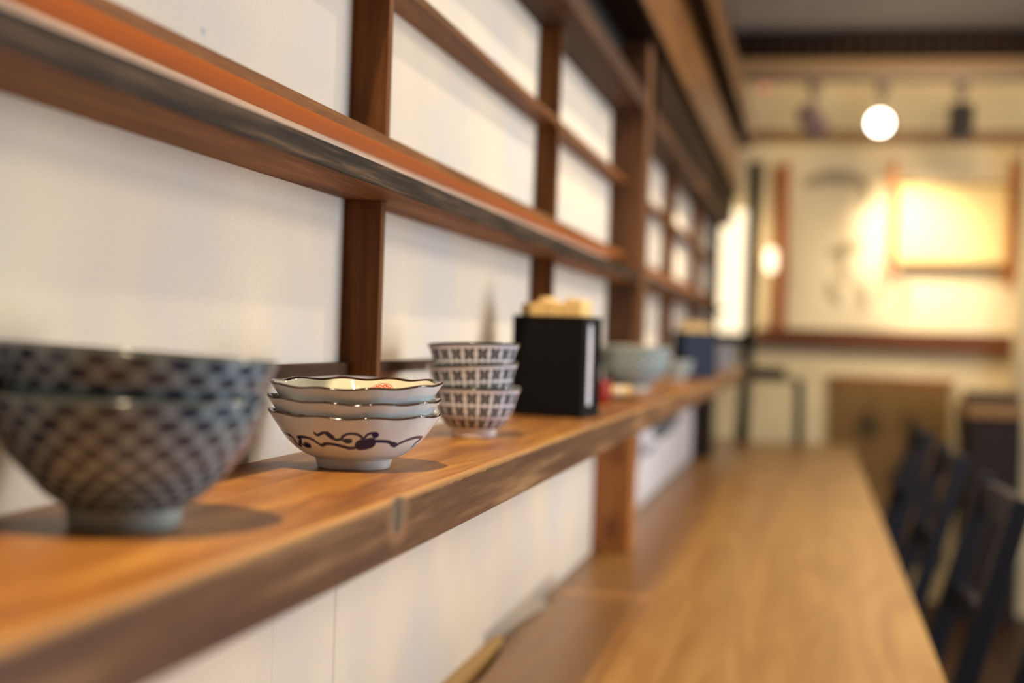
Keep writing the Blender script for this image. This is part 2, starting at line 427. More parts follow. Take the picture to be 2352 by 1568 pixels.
def foot_bm(rt, rb, h, z0=0.0, wall=.0035, n=96):
    bm = bmesh.new()
    addlathe(bm, [(rt, h), (rt*.5+rb*.5+.0001, h*.55), (rb+.0002, .0009), (rb-.0006, 0), (rb-wall+.0004, 0), (rb-wall, .0008), (rt-wall-.002, h)], n)
    bmesh.ops.translate(bm, vec=(0, 0, z0), verts=bm.verts)
    return bm

def make_bowl(name, me, mat, foot, footmat, loc, label, cat, group, rot=(0, 0, 0)):
    me.materials.clear(); me.materials.append(mat)
    root = empty(name, loc, label, cat, group); root.rotation_euler = rot
    b = bpy.data.objects.new('bowl_wall', me); COL.objects.link(b); b.parent = root
    f = finish('foot_ring', foot_bm(*foot), footmat, root, smooth=True)
    return root

def add_copy(src, loc, rot, label):
    r = copy_tree(src); r.location = loc; r.rotation_euler = rot; r['label'] = label
    return r

SHELF = 1.001
# --- scalloped bowls -------------------------------------------------
WHITE = lin(220, 230, 234); INKB = lin(8, 26, 84)
STROKES = [
 ([(212.0,22.13),(226.5,21.47),(229.1,19.04),(227.9,15.83),(231.0,15.23),(239.5,19.66),(237.4,20.58),(240.3,21.28),(246.8,21.39),(252.6,20.41),(256.5,18.22),(259.5,16.77),(264.8,18.07),(271.8,17.81),(278.5,16.7),(283.9,15.76),(288.8,16.12),(293.4,17.29)], .62),
 ([(239.5,19.66),(236.4,16.86),(238.5,15.14),(243.9,15.17),(246.9,16.93),(243.8,17.55)], .55),
 ([(241.5,16.1),(244,15.9)], 1.0),
 ([(257.4,24.56),(259.3,23.35),(264.8,25.18),(268.4,24.55),(271.0,22.3),(274.0,21.1),(278.2,21.77),(279.4,23.65),(283.1,25.33),(288.3,25.47),(292.6,23.97),(294.7,21.36),(293.8,19.2),(292.0,17.55)], .55),
 ([(268.0,24.6),(271.0,22.6)], 1.0),
 ([(278.2,21.77),(280.3,20.25),(283.5,19.53),(285.7,20.92),(282.9,21.38)], .5),
 ([(281.5,20.6),(284.2,20.5)], .95),
 ([(295.5,22.42),(297.8,25.09),(301.8,25.93),(304.4,25.68),(304.5,24.08),(302.9,23.02)], .5),
 ([(302.6,24.9),(304.3,24.6)], 1.0),
 ([(293.3,18.11),(297.2,18.5),(300.9,19.34)], 2.1),
 ([(295,20.5),(303,20.7)], .9),
 ([(300.1,20.34),(304.5,20.63),(311.4,20.61),(316.7,20.01),(324.5,17.41),(328.0,18.98),(335.2,20.94),(344.4,22.21),(354.5,21.75),(356.4,20.58),(351.2,18.65),(352.0,15.87)], .62),
 ([(321,18.6),(325,17.7)], .95),
]
SEG = []
for pts, w in STROKES:
    P = np.array(pts, float)
    if len(P) > 2: P = smooth_poly(P*np.array([.8, 1]), 5*len(P))/np.array([.8, 1])
    for a, b in zip(P, P[1:]): SEG.append((a, b, w))
def scroll_field(TH, r, z):
    deg = np.degrees(TH) % 360; zz = z*1000
    out = np.zeros(TH.shape)
    for base in (0, 180):
        d0 = (deg+base) % 360
        sel = (zz > 13) & (zz < 28) & (d0 > 205) & (d0 < 362)
        if not sel.any(): continue
        x = d0[sel]; y = zz[sel]; rr = r[sel]*1000*PI/180
        best = np.full(x.shape, -9.0)
        for a, b, w in SEG:
            ax = (x-a[0])*rr; ay = (y-a[1]); bx = (b[0]-a[0])*rr; by = b[1]-a[1]
            t = np.clip((ax*bx+ay*by)/(bx*bx+by*by+1e-9), 0, 1)
            d = np.hypot(ax-t*bx, ay-t*by)
            best = np.maximum(best, (w*1.75-d))
        out[sel] = np.maximum(out[sel], np.clip(best/.22+.5, 0, 1)*(1-.22*np.clip(1-np.abs(best-.3)/.25, 0, 1)))
    return out
def scal_out(TH, r, z):
    f = scroll_field(TH, r, z)
    return blend(np.ones(TH.shape+(1,))*WHITE, INKB, f)
def scal_out_plain(shift):
    def fn(TH, r, z):
        f = scroll_field((TH+shift) % (2*PI), r, z)
        return blend(np.ones(TH.shape+(1,))*WHITE, INKB, f)
    return fn
def scal_in(TH, r, z):
    c = np.ones(TH.shape+(1,))*lin(200, 194, 170)
    deg = np.degrees(TH) % 360
    RED = lin(196, 78, 48); GR = lin(96, 100, 100)
    for a0, kind in ((89, 'r'), (178, 'r'), (262, 'r'), (24, 'g'), (222, 'g'), (318, 'g')):
        dx = ((deg-a0+180) % 360-180)*PI/180*r*1000; dy = (z*1000-27.4)*1.75
        d = np.hypot(dx, dy)
        if kind == 'r':
            ring = ((d > 8.0) & (d < 8.7)) | (d < 7.4)
            u = (dx+dy)/3.3; v = (dx-dy)/3.3
            lat = ((np.abs(u-np.round(u)) < .27) & (np.abs(v-np.round(v)) < .27)) & (d < 6.9)
            dot = ((np.abs(u-np.round(u)) < .08) & (np.abs(v-np.round(v)) < .08)) & (d < 6.9)
            f = np.where(ring & ~lat, 1.0, 0.0)*.92
            c = blend(c, RED, f); c = blend(c, lin(60, 50, 44), dot*1.0)
        else:
            hexa = np.maximum(np.abs(dx), np.abs(dx)*.5+np.abs(dy)*.87) < 8.0
            hatch = (np.abs(np.sin(dx*1.3+dy*.8)) < .14) | (np.abs(np.sin(dx*1.1-dy*1.2)) < .12)
            c = blend(c, GR, hexa*.9); c = blend(c, lin(190, 120, 84), (hexa & hatch)*.7)
    return c
def scal_rim(TH): return np.ones(TH.shape+(1,))*lin(52, 32, 20)
def lobe_fn(r, z, TH, w):
    c10 = np.cos(10*(TH-math.radians(12)))
    tip = np.cos(2*(TH-math.radians(12)))
    sharp = .0008*(np.abs(c10)**.8*np.sign(c10))+.0010*tip
    return r+w*sharp, z+w*(.00055*c10+.0007*tip)
SC_OUT = [(.0250, .0064), (.0262, .0068), (.0332, .0100), (.0406, .0155), (.0453, .0206), (.0506, .0284), (.0530, .0322), (.0546, .0348)]
GLAZEFOOT = plain('glazed_foot', srgb(220, 222, 220), .15)
sc_me = bowl_mesh('bowl_wall', SC_OUT, .0026, .0088, 1300, 150, 120, scal_out, scal_in, scal_rim, lobe_fn, .00008)
SCX, SCY = .0704, .8807
G_SC = 'stack of scalloped porcelain bowls'
sc1 = make_bowl('scalloped_bowl', sc_me, M_GLAZE, (.0252, .0232, .0068), GLAZEFOOT, (SCX, SCY, SHELF),
    'white scalloped bowl with blue scroll painting, bottom of its stack of three', 'bowl', G_SC)
sc2 = make_bowl('scalloped_bowl', bowl_mesh('bowl_wall', SC_OUT, .0026, .0088, 1000, 130, 120, scal_out_plain(1.05), scal_in, scal_rim, lobe_fn, .00008), M_GLAZE, (.0252, .0232, .0068), GLAZEFOOT, (SCX-.0006, SCY-.0004, SHELF+.0094),
    'white scalloped bowl with brown rim, middle of its stack of three', 'bowl', G_SC, (.012, .006, .10))
sc3 = make_bowl('scalloped_bowl', bowl_mesh('bowl_wall', SC_OUT, .0026, .0088, 1000, 130, 120, scal_out_plain(.62), scal_in, scal_rim, lobe_fn, .00008), M_GLAZE, (.0252, .0232, .0068), GLAZEFOOT, (SCX+.0012, SCY+.0002, SHELF+.0196),
    'white scalloped bowl showing red medallions inside, topmost of its stack of three', 'bowl', G_SC, (.034, -.008, -.03))

# --- big dotted bowls ------------------------------------------------
BG_OUT = [(.0250, .0085), (.0275, .0104), (.0346, .0152), (.0435, .0243), (.0511, .0342), (.0570, .0454), (.0598, .0530), (.0609, .0566)]
def dots(col_light, col_dark, ncol, rows, soft=.12, fillw=.56):
    zs = np.array(rows)/1000
    def fn(TH, r, z):
        zi = np.interp(z, zs, np.arange(len(zs)))
        row = np.round(zi)
        u = TH/(2*PI)*ncol+.5*(row % 2)
        du = np.abs(u-np.round(u))*2; dv = np.abs(zi-row)*2
        d = (du**2.0+(dv*.8)**2.0)**.5
        f = np.clip((fillw-d)/soft+.5, 0, 1)*(z > zs[0]-.0012)
        return blend(np.ones(TH.shape+(1,))*col_light, col_dark, f)
    return fn
rows = [10.6, 13.6, 17.2, 21.2, 25.6, 30.4, 35.6, 41.4, 47.4, 53.4]
rows.append(58.6)
bg_paint = dots(lin(138, 158, 166), lin(18, 24, 58), 23, rows, .14, .68)
CEL = lin(160, 168, 158)
bg_me = bowl_mesh('bowl_wall', BG_OUT, .0034, .0140, 540, 90, 36, bg_paint, lambda T, r, z: blend(np.ones(T.shape+(1,))*CEL, lin(74, 80, 80), np.clip((z-.047)/.004, 0, 1)), const(lin(62, 62, 56)), None, .0006)  # inner band near the rim darkened to paint in the nested bowl's shade
FOOTC = plain('celadon_foot', srgb(168, 180, 176), .15)
G_BG = 'pair of dotted rice bowls at the near end'
BX, BY = .0668, .5735
bg1 = make_bowl('rice_bowl', bg_me, M_GLAZE2, (.0256, .0238, .0090), FOOTC, (BX, BY, SHELF),
    'large grey-green bowl with navy dots nearest the camera, lower of the pair', 'bowl', G_BG)
bg2 = add_copy(bg1, (BX+.0004, BY, SHELF+.0189), (-.034, .045, .14), 'large grey-green bowl with navy dots nearest the camera, upper of the pair')

# pale pair further along the shelf
pale_paint = dots(lin(178, 190, 192), lin(72, 104, 118), 21, list(np.linspace(10.5, 57, 10)), .3, .70)
pl_me = bowl_mesh('bowl_wall', BG_OUT, .0034, .0140, 360, 70, 30, pale_paint, lambda T, r, z: np.ones(T.shape+(1,))*lin(190, 190, 176), const(lin(150, 140, 116)), None, .0008)
G_PL = 'pair of pale bowls behind the black holder'
pl1 = make_bowl('rice_bowl', pl_me, M_GLAZE2, (.0256, .0238, .0090), GLAZEFOOT, (.0650, 2.415, SHELF),
    'pale speckled bowl beside the black holder, lower of the two', 'bowl', G_PL)
pl2 = add_copy(pl1, (.0650, 2.415, SHELF+.0189), (.02, .0, .3), 'pale speckled bowl beside the black holder, upper of the two')

# --- small checked cups ----------------------------------------------
RC_OUT = [(.0198, .0070), (.0225, .0088), (.0261, .0124), (.0308, .0184), (.0339, .0258), (.0362, .0338), (.0386, .0400), (.0403, .0430)]
RC_IN = lambda T, r, z: np.ones(T.shape+(1,))*lin(222, 216, 214)
def rc_paint(TH, r, z):
    base = lin(214, 212, 222); dk = lin(38, 42, 46)
    rowz = np.array([7.6, 17.6, 28.6, 40.0])/1000
    zi = np.interp(z, rowz, np.arange(4)); row = np.floor(zi)
    v = (zi-row)*2-1
    u0 = TH/(2*PI)*20; u = (u0-np.floor(u0))*2-1
    U = u/.74; V = v/.84
    inside = (np.abs(U) < 1) & (np.abs(V) < 1)
    notch = ((U/.34)**2+((np.abs(V)-1.10)/.40)**2 < 1) | (((np.abs(U)-1.14)/.27)**2+(V/.50)**2 < 1)
    vein = (np.abs(U) < .10) | ((np.abs(np.abs(U)-.45) < .09) & (np.abs(V) < .55))
    f = np.where(inside & ~notch, np.where(vein, .72, .97), 0.0)*(z < .0396)*(z > .0084)
    return blend(np.ones(TH.shape+(1,))*base, dk, f)
rc_me = bowl_mesh('bowl_wall', RC_OUT, .0030, .0110, 900, 110, 36, rc_paint, RC_IN, const(lin(44, 50, 46)), None, .0010)
G_RC = 'stack of black and white checked cups'
RX, RY = .0750, 1.1965
W_FOOT = plain('white_glazed_foot', srgb(224, 216, 216), .2)
rc1 = make_bowl('checked_cup', rc_me, M_GLAZE, (.0202, .0190, .0075), W_FOOT, (RX, RY, SHELF),
    'white cup with dark checked pattern standing on the shelf, bottom of three', 'cup', G_RC)
rc2 = add_copy(rc1, (RX-.0006, RY, SHELF+.0193), (-.02, -.060, .35), 'white cup with dark checked pattern, tilted middle one of three')
rc3 = add_copy(rc1, (RX-.0012, RY, SHELF+.0363), (-.05, -.015, .6), 'white cup with dark checked pattern, topmost of three')
# far stack past the blue holder
G_FR = 'stack of checked cups at the far end of the shelf'
for k, (lab, rot) in enumerate((('grey checked cup past the blue holder, bottom of the far stack', (0, 0, .2)),
                     ('grey checked cup past the blue holder, middle of the far stack', (.01, .01, .5)),
                     ('grey checked cup past the blue holder, topmost of the far stack', (0, .01, .9)))):
    c = add_copy(rc1, (.085, 4.42, SHELF+.0183*k+.0002*k), rot, lab); c['group'] = G_FR
gc_me = bowl_mesh('bowl_wall', RC_OUT, .0030, .0110, 200, 50, 24, lambda T, r, z: np.ones(T.shape+(1,))*lin(150, 160, 160), lambda T, r, z: np.ones(T.shape+(1,))*lin(190, 190, 184), const(lin(150, 148, 140)), None, .0008)
gc = make_bowl('grey_cup', gc_me, M_GLAZE2, (.0202, .0190, .0075), W_FOOT, (.066, 3.16, SHELF),
    'plain light grey cup standing in front of the blue holder', 'cup', None)

# red cup, cream rest on a small red tray
bm = bmesh.new()
addlathe(bm, [(.0006, .001), (.014, .0), (.0155, .001), (.0185, .008), (.0195, .018), (.0190, .028), (.0185, .0312), (.0172, .0312), (.0175, .026), (.017, .012), (.0145, .005), (.0006, .004)], 48)
rc_root = empty('red_cup', (.0775, 1.905, SHELF), 'small red lacquer cup just past the black holder', 'cup')
finish('cup_wall', bm, M_RED, rc_root, smooth=True)
bm = bmesh.new(); addlathe(bm, [(.0006, .0), (.012, .0), (.0125, .0008), (.0125, .0014), (.0006, .0014)], 32)
finish('foot_ring', bm, M_DKRED, rc_root, smooth=False)
bm = bmesh.new(); addlathe(bm, [(.0004, .0), (.020, .0), (.0225, .0012), (.027, .006), (.0262, .0066), (.0215, .0026), (.0004, .0020)], 40)
tr = empty('small_dish', (.083, 2.075, SHELF), 'small dark red dish holding the cream roll, right of the red cup', 'dish')
finish('dish_wall', bm, M_DKRED, tr, smooth=True)
roll = empty('paper_roll', (.083, 2.075, SHELF+.0022), 'small cream paper roll lying on the dark red dish', 'roll')
bm = bmesh.new(); addtube(bm, [(-.017, -.006, .0088), (.017, .006, .0088)], .0085, 24); finish('roll_body', bm, M_KRAFT, roll, smooth=False)
bm = bmesh.new(); addtube(bm, [(-.002, -.0008, .0088), (.003, .001, .0088)], .0089, 24); finish('paper_band', bm, M_WHITEPAPER, roll, smooth=False)

# ------------------------------------------------------------------ napkin holders
def holder(loc, rz, label, mat_front, packs_label, n, seed, w=.085, d=.058, h=.112):
    """front is local -Y, open slot on local +X"""
    rnd = random.Random(seed)
    root = empty('packet_holder', loc, label, 'holder', None, rz)
    t = .005
    box('front_panel', -w/2, w/2, -d/2, -d/2+t, 0, h, mat_front, root, False)
    box('back_panel', -w/2, w/2, d/2-t, d/2, 0, h, M_BLACK, root, False)
    box('base_panel', -w/2, w/2, -d/2+t, d/2-t, 0, t, M_BLACK, root, False)
    box('side_panel', -w/2, -w/2+t, -d/2+t, d/2-t, t, h, M_BLACK, root, False)
    bm = bmesh.new()
    addbox(bm, w/2-t, w/2, -d/2+t, -d/2+t+.012, t, h); addbox(bm, w/2-t, w/2, d/2-t-.008, d/2-t, t, h)
    addbox(bm, w/2-t, w/2, -d/2+t+.012, d/2-t-.008, h-.008, h); addbox(bm, w/2-t, w/2, -d/2+t+.012, d/2-t-.008, t, t+.008)
    finish('slotted_side', bm, M_BLACK, root)
    M = Matrix.Translation(loc) @ Matrix.Rotation(rz, 4, 'Z')
    # white card stack seen through the slot
    o = empty('card_stack', M @ Vector((w/2-t-.0010, .001, t)), 'white paper cards seen through the side slot of the '+packs_label+' holder', 'cards', None, rz)
    box('cards', -.0008, .0008, -.015, .015, 0, h-.008, M_WHITEPAPER, o, False, .0003)
    # kraft packets standing inside
    for i in range(n):
        x = -w/2+t+.0050+(w-2*t-.0124)*i/(n-1)
        hh = h+.012+rnd.uniform(-.002, .006)+(.004 if i in (n//2-1, n//2) else 0)
        words = ['leftmost', 'second', 'third', 'fourth', 'fifth', 'sixth', 'rightmost']
        p = empty('paper_packet', M @ Vector((x, rnd.uniform(-.001, .001), t)),
                  'tan paper packet with rounded top, %s in the %s holder' % (words[i] if i < n-1 else 'rightmost', packs_label), 'packet', 'tan packets in the '+packs_label+' holder', rz)
        bm = bmesh.new()
        hw = .0046; ht = hh-t; nseg = 10
        prof = [(-hw, 0), (hw, 0), (hw, ht-.004)]+[(hw*math.cos(a), ht-.004+.006*math.sin(a)) for a in [PI*k/nseg for k in range(1, nseg)]]+[(-hw, ht-.004)]
        fr = [bm.verts.new((a, -.018, z)) for a, z in prof]; bk = [bm.verts.new((a, .016, z)) for a, z in prof]
        bm.faces.new(fr); bm.faces.new(bk[::-1])
        for k in range(len(prof)): bm.faces.new((fr[k], fr[(k+1) % len(prof)], bk[(k+1) % len(prof)], bk[k]))
        finish('packet_body', bm, M_KRAFT, p)
    return root
holder((.0775, 1.578, SHELF), -.20, 'black box holder filled with tan packets, open slot on its right', M_BLACK, 'black', 7, 3)
holder((.0855, 3.40, SHELF), .55, 'navy blue box holder with tan packets farther along the shelf', M_NAVYBOX, 'blue', 7, 5, w=.088)

# ------------------------------------------------------------------ room shell
def struct(o): o['kind'] = 'structure'; return o
CZ = 2.45
struct(box('floor', -1.8, 3.4, -1.8, 6.6, -.1, 0, W_FLOOR, bev=0))
struct(box('ceiling', -1.8, 3.4, -1.8, 6.6, CZ, CZ+.1, M_CEIL, bev=0))
struct(box('wall_left', -1.8, 0, -1.8, 5.05, 0, CZ, M_PAPER, bev=0))
struct(box('wall_back', -1.8, 3.4, 6.4, 6.6, 0, CZ, M_CREAM, bev=0))
struct(box('wall_side', -1.9, -1.8, 5.05, 6.6, 0, CZ, M_CREAM, bev=0))
struct(box('wall_right', 3.4, 3.5, -1.8, 6.6, 0, CZ, M_CREAM, bev=0))
struct(box('wall_front', -1.8, 3.4, -1.9, -1.8, 0, CZ, W_FLOOR, bev=0))
struct(box('trim_1', -1.0, 3.4, 6.385, 6.4, 1.977, 2.03, plain('tan_trim', srgb(138, 92, 44), .5), bev=.002))
struct(box('trim_2', -1.0, 3.4, 6.34, 6.4, 2.245, 2.336, plain('beam_tan', srgb(182, 148, 112), .6), bev=.002))
struct(box('wall_pillar', 1.195, 1.62, 6.16, 6.4, 0, 1.95, M_CREAM, bev=.002))
# slatted dark beam under the ceiling at the far wall
sb = empty('slatted_beam', (1.2, 6.3, 2.337), 'dark slatted wooden beam running along the top of the far wall', 'beam')
box('beam_board', -1.0, 3.38, 6.30, 6.40, 2.337, CZ, W_DARK, sb)
bm = bmesh.new()
for i in range(80):
    x = -1.0+i*.055
    addbox(bm, x, x+.022, 6.27, 6.30, 2.337, 2.447)
o = finish('slats', bm, W_CAB, sb, True); o['kind'] = 'stuff'

# ------------------------------------------------------------------ left wall woodwork
Y0 = -.9
sh = empty('wall_shelf', (0, 2.0, .9686), 'thick orange brown wooden shelf plank carrying the bowls along the wall', 'shelf')
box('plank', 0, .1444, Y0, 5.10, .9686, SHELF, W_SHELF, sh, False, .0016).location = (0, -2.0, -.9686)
# scratches on the plank
M_SCR = plain('pale_scratch', srgb(196, 150, 100), .7)
for (a, b) in (((.008, .600), (.030, .664)), ((.0015, .706), (.034, .758))):
    bm = bmesh.new(); addbar(bm, (a[0], a[1], SHELF+.00003), (b[0], b[1], SHELF+.00003), .0004, .00008)
    finish('scratch', bm, M_SCR, sh, True)

led = empty('ledge_board', (0, .8, 1.1908), 'narrow dark ledge board fixed along the wall above the bowls', 'ledge')
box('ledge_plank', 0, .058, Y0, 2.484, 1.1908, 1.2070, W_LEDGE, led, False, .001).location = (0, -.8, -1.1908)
led2 = empty('ledge_board', (0, 3.9, 1.1908), 'narrow ledge board beyond the wooden pillar', 'ledge')
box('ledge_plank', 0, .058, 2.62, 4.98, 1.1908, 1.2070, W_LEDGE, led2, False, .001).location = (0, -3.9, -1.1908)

def lattice_upper(y0, y1, bars, label):
    r = empty('lattice_panel', (0, (y0+y1)/2, 1.233), label, 'lattice', 'wooden lattice panels on the wall')
    ym = (y0+y1)/2
    def P(n, *a, m=W_LATT_Y):
        o = box(n, *a, m, r, False, .0007); o.location = (0, -ym, -1.233); return o
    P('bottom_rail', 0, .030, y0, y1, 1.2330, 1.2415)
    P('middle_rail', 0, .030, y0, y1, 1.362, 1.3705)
    P('top_rail', 0, .061, y0, y1, 1.489, 1.520, m=W_BEAM)
    for b in bars:
        P('upright_bar', 0, .0298, b-.0055, b+.0055, 1.2415, 1.362, m=W_LATT_Z)
        P('upright_bar', 0, .0298, b-.0055, b+.0055, 1.3705, 1.489, m=W_LATT_Z)
def lattice_lower(y0, y1, bars, label):
    r = empty('lattice_panel', (0, (y0+y1)/2, 1.055), label, 'lattice', 'wooden lattice panels on the wall')
    ym = (y0+y1)/2
    def P(n, *a, m=W_LATT_Y):
        o = box(n, *a, m, r, False, .0007); o.location = (0, -ym, -1.055); return o
    P('bottom_rail', 0, .008, y0, y1, 1.0553, 1.0646, m=W_BEAM)
    for b in bars:
        P('upright_bar', 0, .0300, b-.0055, b+.0055, 1.054, 1.1906, m=W_LATT_Z)
lattice_upper(Y0, 2.484, [.306, 1.064, 1.813], 'brown wooden lattice on white paper above the ledge, nearer bay')
lattice_lower(Y0, 2.484, [.298, 1.0590, 1.804], 'brown wooden bars on white paper between shelf and ledge, nearer bay')
lattice_upper(2.62, 4.98, [3.40, 4.20], 'brown wooden lattice above the ledge beyond the pillar')
lattice_lower(2.62, 4.98, [3.40, 4.20], 'brown wooden bars between shelf and ledge beyond the pillar')

pil = empty('wooden_pillar', (0, 2.577, 0), 'brown wooden pillar standing between the two lattice bays', 'pillar')
box('pillar_shaft', 0, .062, 2.490, 2.572, SHELF+.0002, 1.616, W_POST, pil, True, .001)
box('pillar_foot', 0, .064, 2.415, 2.50, .7245, .9684, W_FOOTW, pil, True, .001)
ep = empty('end_post', (0, 5.017, .7245), 'dark brown post at the far end of the lattice wall', 'post')
box('post_upper', 0, .030, 4.985, 5.049, .7245, 1.616, W_DARK, ep, True, .001)
lp = empty('end_post', (0, 4.57, .7245), 'short dark post under the far end of the shelf', 'post')
box('post_body', 0, .06, 4.50, 4.60, .7245, .9684, W_CAB, lp, True, .001)

cor = empty('cornice', (0, 2.2, 1.52), 'stepped dark wooden cornice overhanging the lattice wall', 'cornice')
def PC(n, *a, m=W_CORN, bev=.001):
    return box(n, *a, m, cor, True, bev)
PC('soffit_board', 0, .0785, Y0, 5.25, 1.619, 1.63, m=W_DARK)
PC('recess_board', 0, .012, Y0, 5.20, 1.5205, 1.6188, m=plain('black_recess', srgb(26, 18, 14), .8))
PC('lower_fascia', .066, .0785, Y0, 5.25, 1.6302, 1.80)
PC('upper_soffit', 0, .121, Y0, 5.25, 1.8002, 1.811, m=W_DARK)
PC('upper_fascia', .109, .121, Y0, 5.25, 1.8112, 1.913)
PC('top_board', 0, .1088, Y0, 5.25, 1.905, 1.913, m=W_DARK)
PC('panel_board', .030, .066, 2.62, 5.20, 1.5205, 1.6188, m=W_DARK)
PC('cross_piece', .0, .075, 2.545, 2.61, 1.6165, 1.6188, m=W_DARK)

pp = empty('printed_paper', (.001, 3.5, .73), 'white paper sheet with grey brush marks on the wall under the far shelf', 'paper')
box('paper_sheet', .0006, .0022, 2.60, 4.46, .7300, .9600, M_WHITEPAPER, pp, True, 0)
M_BRUSH = plain('grey_brush_ink', srgb(92, 100, 106), .8)
for pts, wd in (([(2.97, .90), (3.00, .876), (3.06, .845), (3.02, .82)], .07), ([(3.30, .876), (3.50, .868), (3.75, .872), (4.0, .888)], .045),
                ([(3.12, .842), (3.24, .836), (3.36, .846)], .02)):
    bm = bmesh.new(); vv = []
    for i, (y, z) in enumerate(pts):
        j0 = pts[max(i-1, 0)]; j1 = pts[min(i+1, len(pts)-1)]
        t = Vector((0, j1[0]-j0[0], j1[1]-j0[1])).normalized(); n = Vector((0, -t.z, t.y)); ww = wd*(.5 if i in (0, len(pts)-1) else 1)
        vv.append((bm.verts.new(Vector((.0023, y, z))+n*ww/2), bm.verts.new(Vector((.0023, y, z))-n*ww/2)))
    for a, b in zip(vv, vv[1:]): bm.faces.new((a[0], b[0], b[1], a[1]))
    r = bmesh.ops.extrude_face_region(bm, geom=bm.faces[:])
    bmesh.ops.translate(bm, vec=(.0006, 0, 0), verts=[v for v in r['geom'] if isinstance(v, bmesh.types.BMVert)])
    finish('brush_mark', bm, M_BRUSH, pp, True)
# paper skirt edge and wooden batten where wall meets counter
sk = empty('paper_flap', (0, 1.9, .73), 'torn white paper corner curling from the wall onto the counter', 'paper')
bm = bmesh.new()
edge = [(1.60, .7255, .002), (1.70, .7255, .004), (1.78, .7253, .008), (1.845, .7252, .014), (1.885, .7252, .024), (1.915, .7253, .012), (1.96, .7256, .004), (2.05, .726, .0015)]
lo = [bm.verts.new((x, y, z)) for y, z, x in edge]
mid = [bm.verts.new((.0012+x*.25, y, z+.012)) for y, z, x in edge]
hi = [bm.verts.new((.0008, y, .745)) for y, z, x in edge]
for A, B in ((lo, mid), (mid, hi)):
    for i in range(len(A)-1): bm.faces.new((A[i], A[i+1], B[i+1], B[i]))
bmesh.ops.solidify(bm, geom=bm.faces[:], thickness=.0004)
finish('paper_sheet', bm, M_PAPER, sk, True)
bt = empty('wall_batten', (0, 1.0, .70), 'thin tan wooden batten at the wall behind the near end of the counter', 'batten')
box('batten_strip', 0, .010, -.9, 1.66, .695, .733, plain('tan_batten', srgb(206, 160, 92), .6), bt, True, .001)

# ------------------------------------------------------------------ counter
ct = empty('counter', (.26, 2.3, 0), 'long honey coloured wooden counter running along the wall', 'counter')
bm = bmesh.new()
ys = [-.9, 1.50, 1.57, 1.64, 1.74, 5.42]; xs = [.026, .026, .022, .014, .0012, .0012]
top = [bm.verts.new((x, y, .724)) for x, y in zip(xs, ys)]+[bm.verts.new((.516, y, .724)) for y in (5.42, -.9)]
bot = [bm.verts.new((v.co.x, v.co.y, .686)) for v in top]
bm.faces.new(top); bm.faces.new(bot[::-1])
for i in range(len(top)): bm.faces.new((top[i], bot[i], bot[(i+1) % len(top)], top[(i+1) % len(top)]))
o = finish('counter_top', bm, W_COUNT, ct, False, bev=.0015); o.location = (-.26, -2.3, 0)
for y in (-.7, 2.3, 5.25):
    box('support_panel', .04, .40, y-.02, y+.02, 0, .6858, W_DARK, ct, True)
box('apron_board', .385, .405, -.68, 5.23, .60, .6858, W_DARK, ct, True)

# ------------------------------------------------------------------ chairs
def make_chair(loc, label):
    r = empty('dining_chair', loc, label, 'chair', 'navy chairs along the counter')
    # local: x away from the counter, y along it; back at +x
    hw = .215
    for s in (-1, 1):
        bm = bmesh.new()
        addbar(bm, (.455, s*hw, .0), (.400, s*hw, .45), .034, .034, (0, 1, 0))
        addbar(bm, (.400, s*hw, .45), (.508, s*hw, .862), .036, .036, (0, 1, 0), .032, .030)
        finish('back_post', bm, M_CHAIR, r, bev=.003)
        bm = bmesh.new(); addbar(bm, (.015, s*hw*.96, 0), (.03, s*hw*.96, .434), .034, .034, (0, 1, 0))
        finish('front_leg', bm, M_CHAIR, r, bev=.003)
        bm = bmesh.new(); addbar(bm, (.03, s*hw*.97, .20), (.43, s*hw*.99, .20), .02, .03)
        finish('side_stretcher', bm, M_CHAIR, r, bev=.002)
    bm = bmesh.new(); addbox(bm, 0, .40, -.21, .21, .434, .462); finish('seat', bm, M_SEAT, r, bev=.006)
    for nm, z, x, hgt in (('top_rail', .820, .500, .06), ('middle_rail', .640, .452, .045)):
        bm = bmesh.new(); n = 8
        pts = [(x+.020*math.cos(PI*(k/n-.5)), -hw+2*hw*k/n, z) for k in range(n+1)]
        for a, b in zip(pts, pts[1:]): addbar(bm, a, b, .018, hgt)
        bmesh.ops.remove_doubles(bm, verts=bm.verts, dist=.0005)
        finish(nm, bm, M_CHAIR, r)
    return r
ch = make_chair((.178, 2.535, 0), 'navy wooden chair at the counter, second from the camera')
for y, lab in ((1.66, 'navy wooden chair nearest the camera, only its back post in the corner'), (3.42, 'navy wooden chair at the counter, third from the camera'), (4.30, 'navy wooden chair at the counter, farthest from the camera')):
    c = copy_tree(ch); c.location = (.178, y, 0); c['label'] = lab

# ------------------------------------------------------------------ far end of the room
st = empty('black_stand', (.2, 5.36, .7241), 'black steel stand with a tall pole at the far end of the counter', 'stand')
SY = 5.36
bm = bmesh.new(); addtube(bm, [(.115, SY, .726), (.122, SY, .98)], [.026, .020], 20)
finish('front_leg', bm, M_STEEL, st, True, smooth=True)
bm = bmesh.new(); addtube(bm, [(.126, SY, .97), (.134, SY, 1.76)], [.020, .026], 20)
finish('pole', bm, M_STEEL, st, True, smooth=True)
bm = bmesh.new(); addbar(bm, (.322, SY, .726), (.318, SY, .952), .032, .032)
finish('rear_leg', bm, M_STEEL, st, True)
bm = bmesh.new(); addbar(bm, (.112, SY, .958), (.328, SY, .958), .03, .012)
finish('cross_bar', bm, M_STEEL, st, True)
bm = bmesh.new(); addbox(bm, .126, .268, SY-.05, SY+.05, .966, 1.0)
finish('top_plate', bm, M_STEEL, st, True)

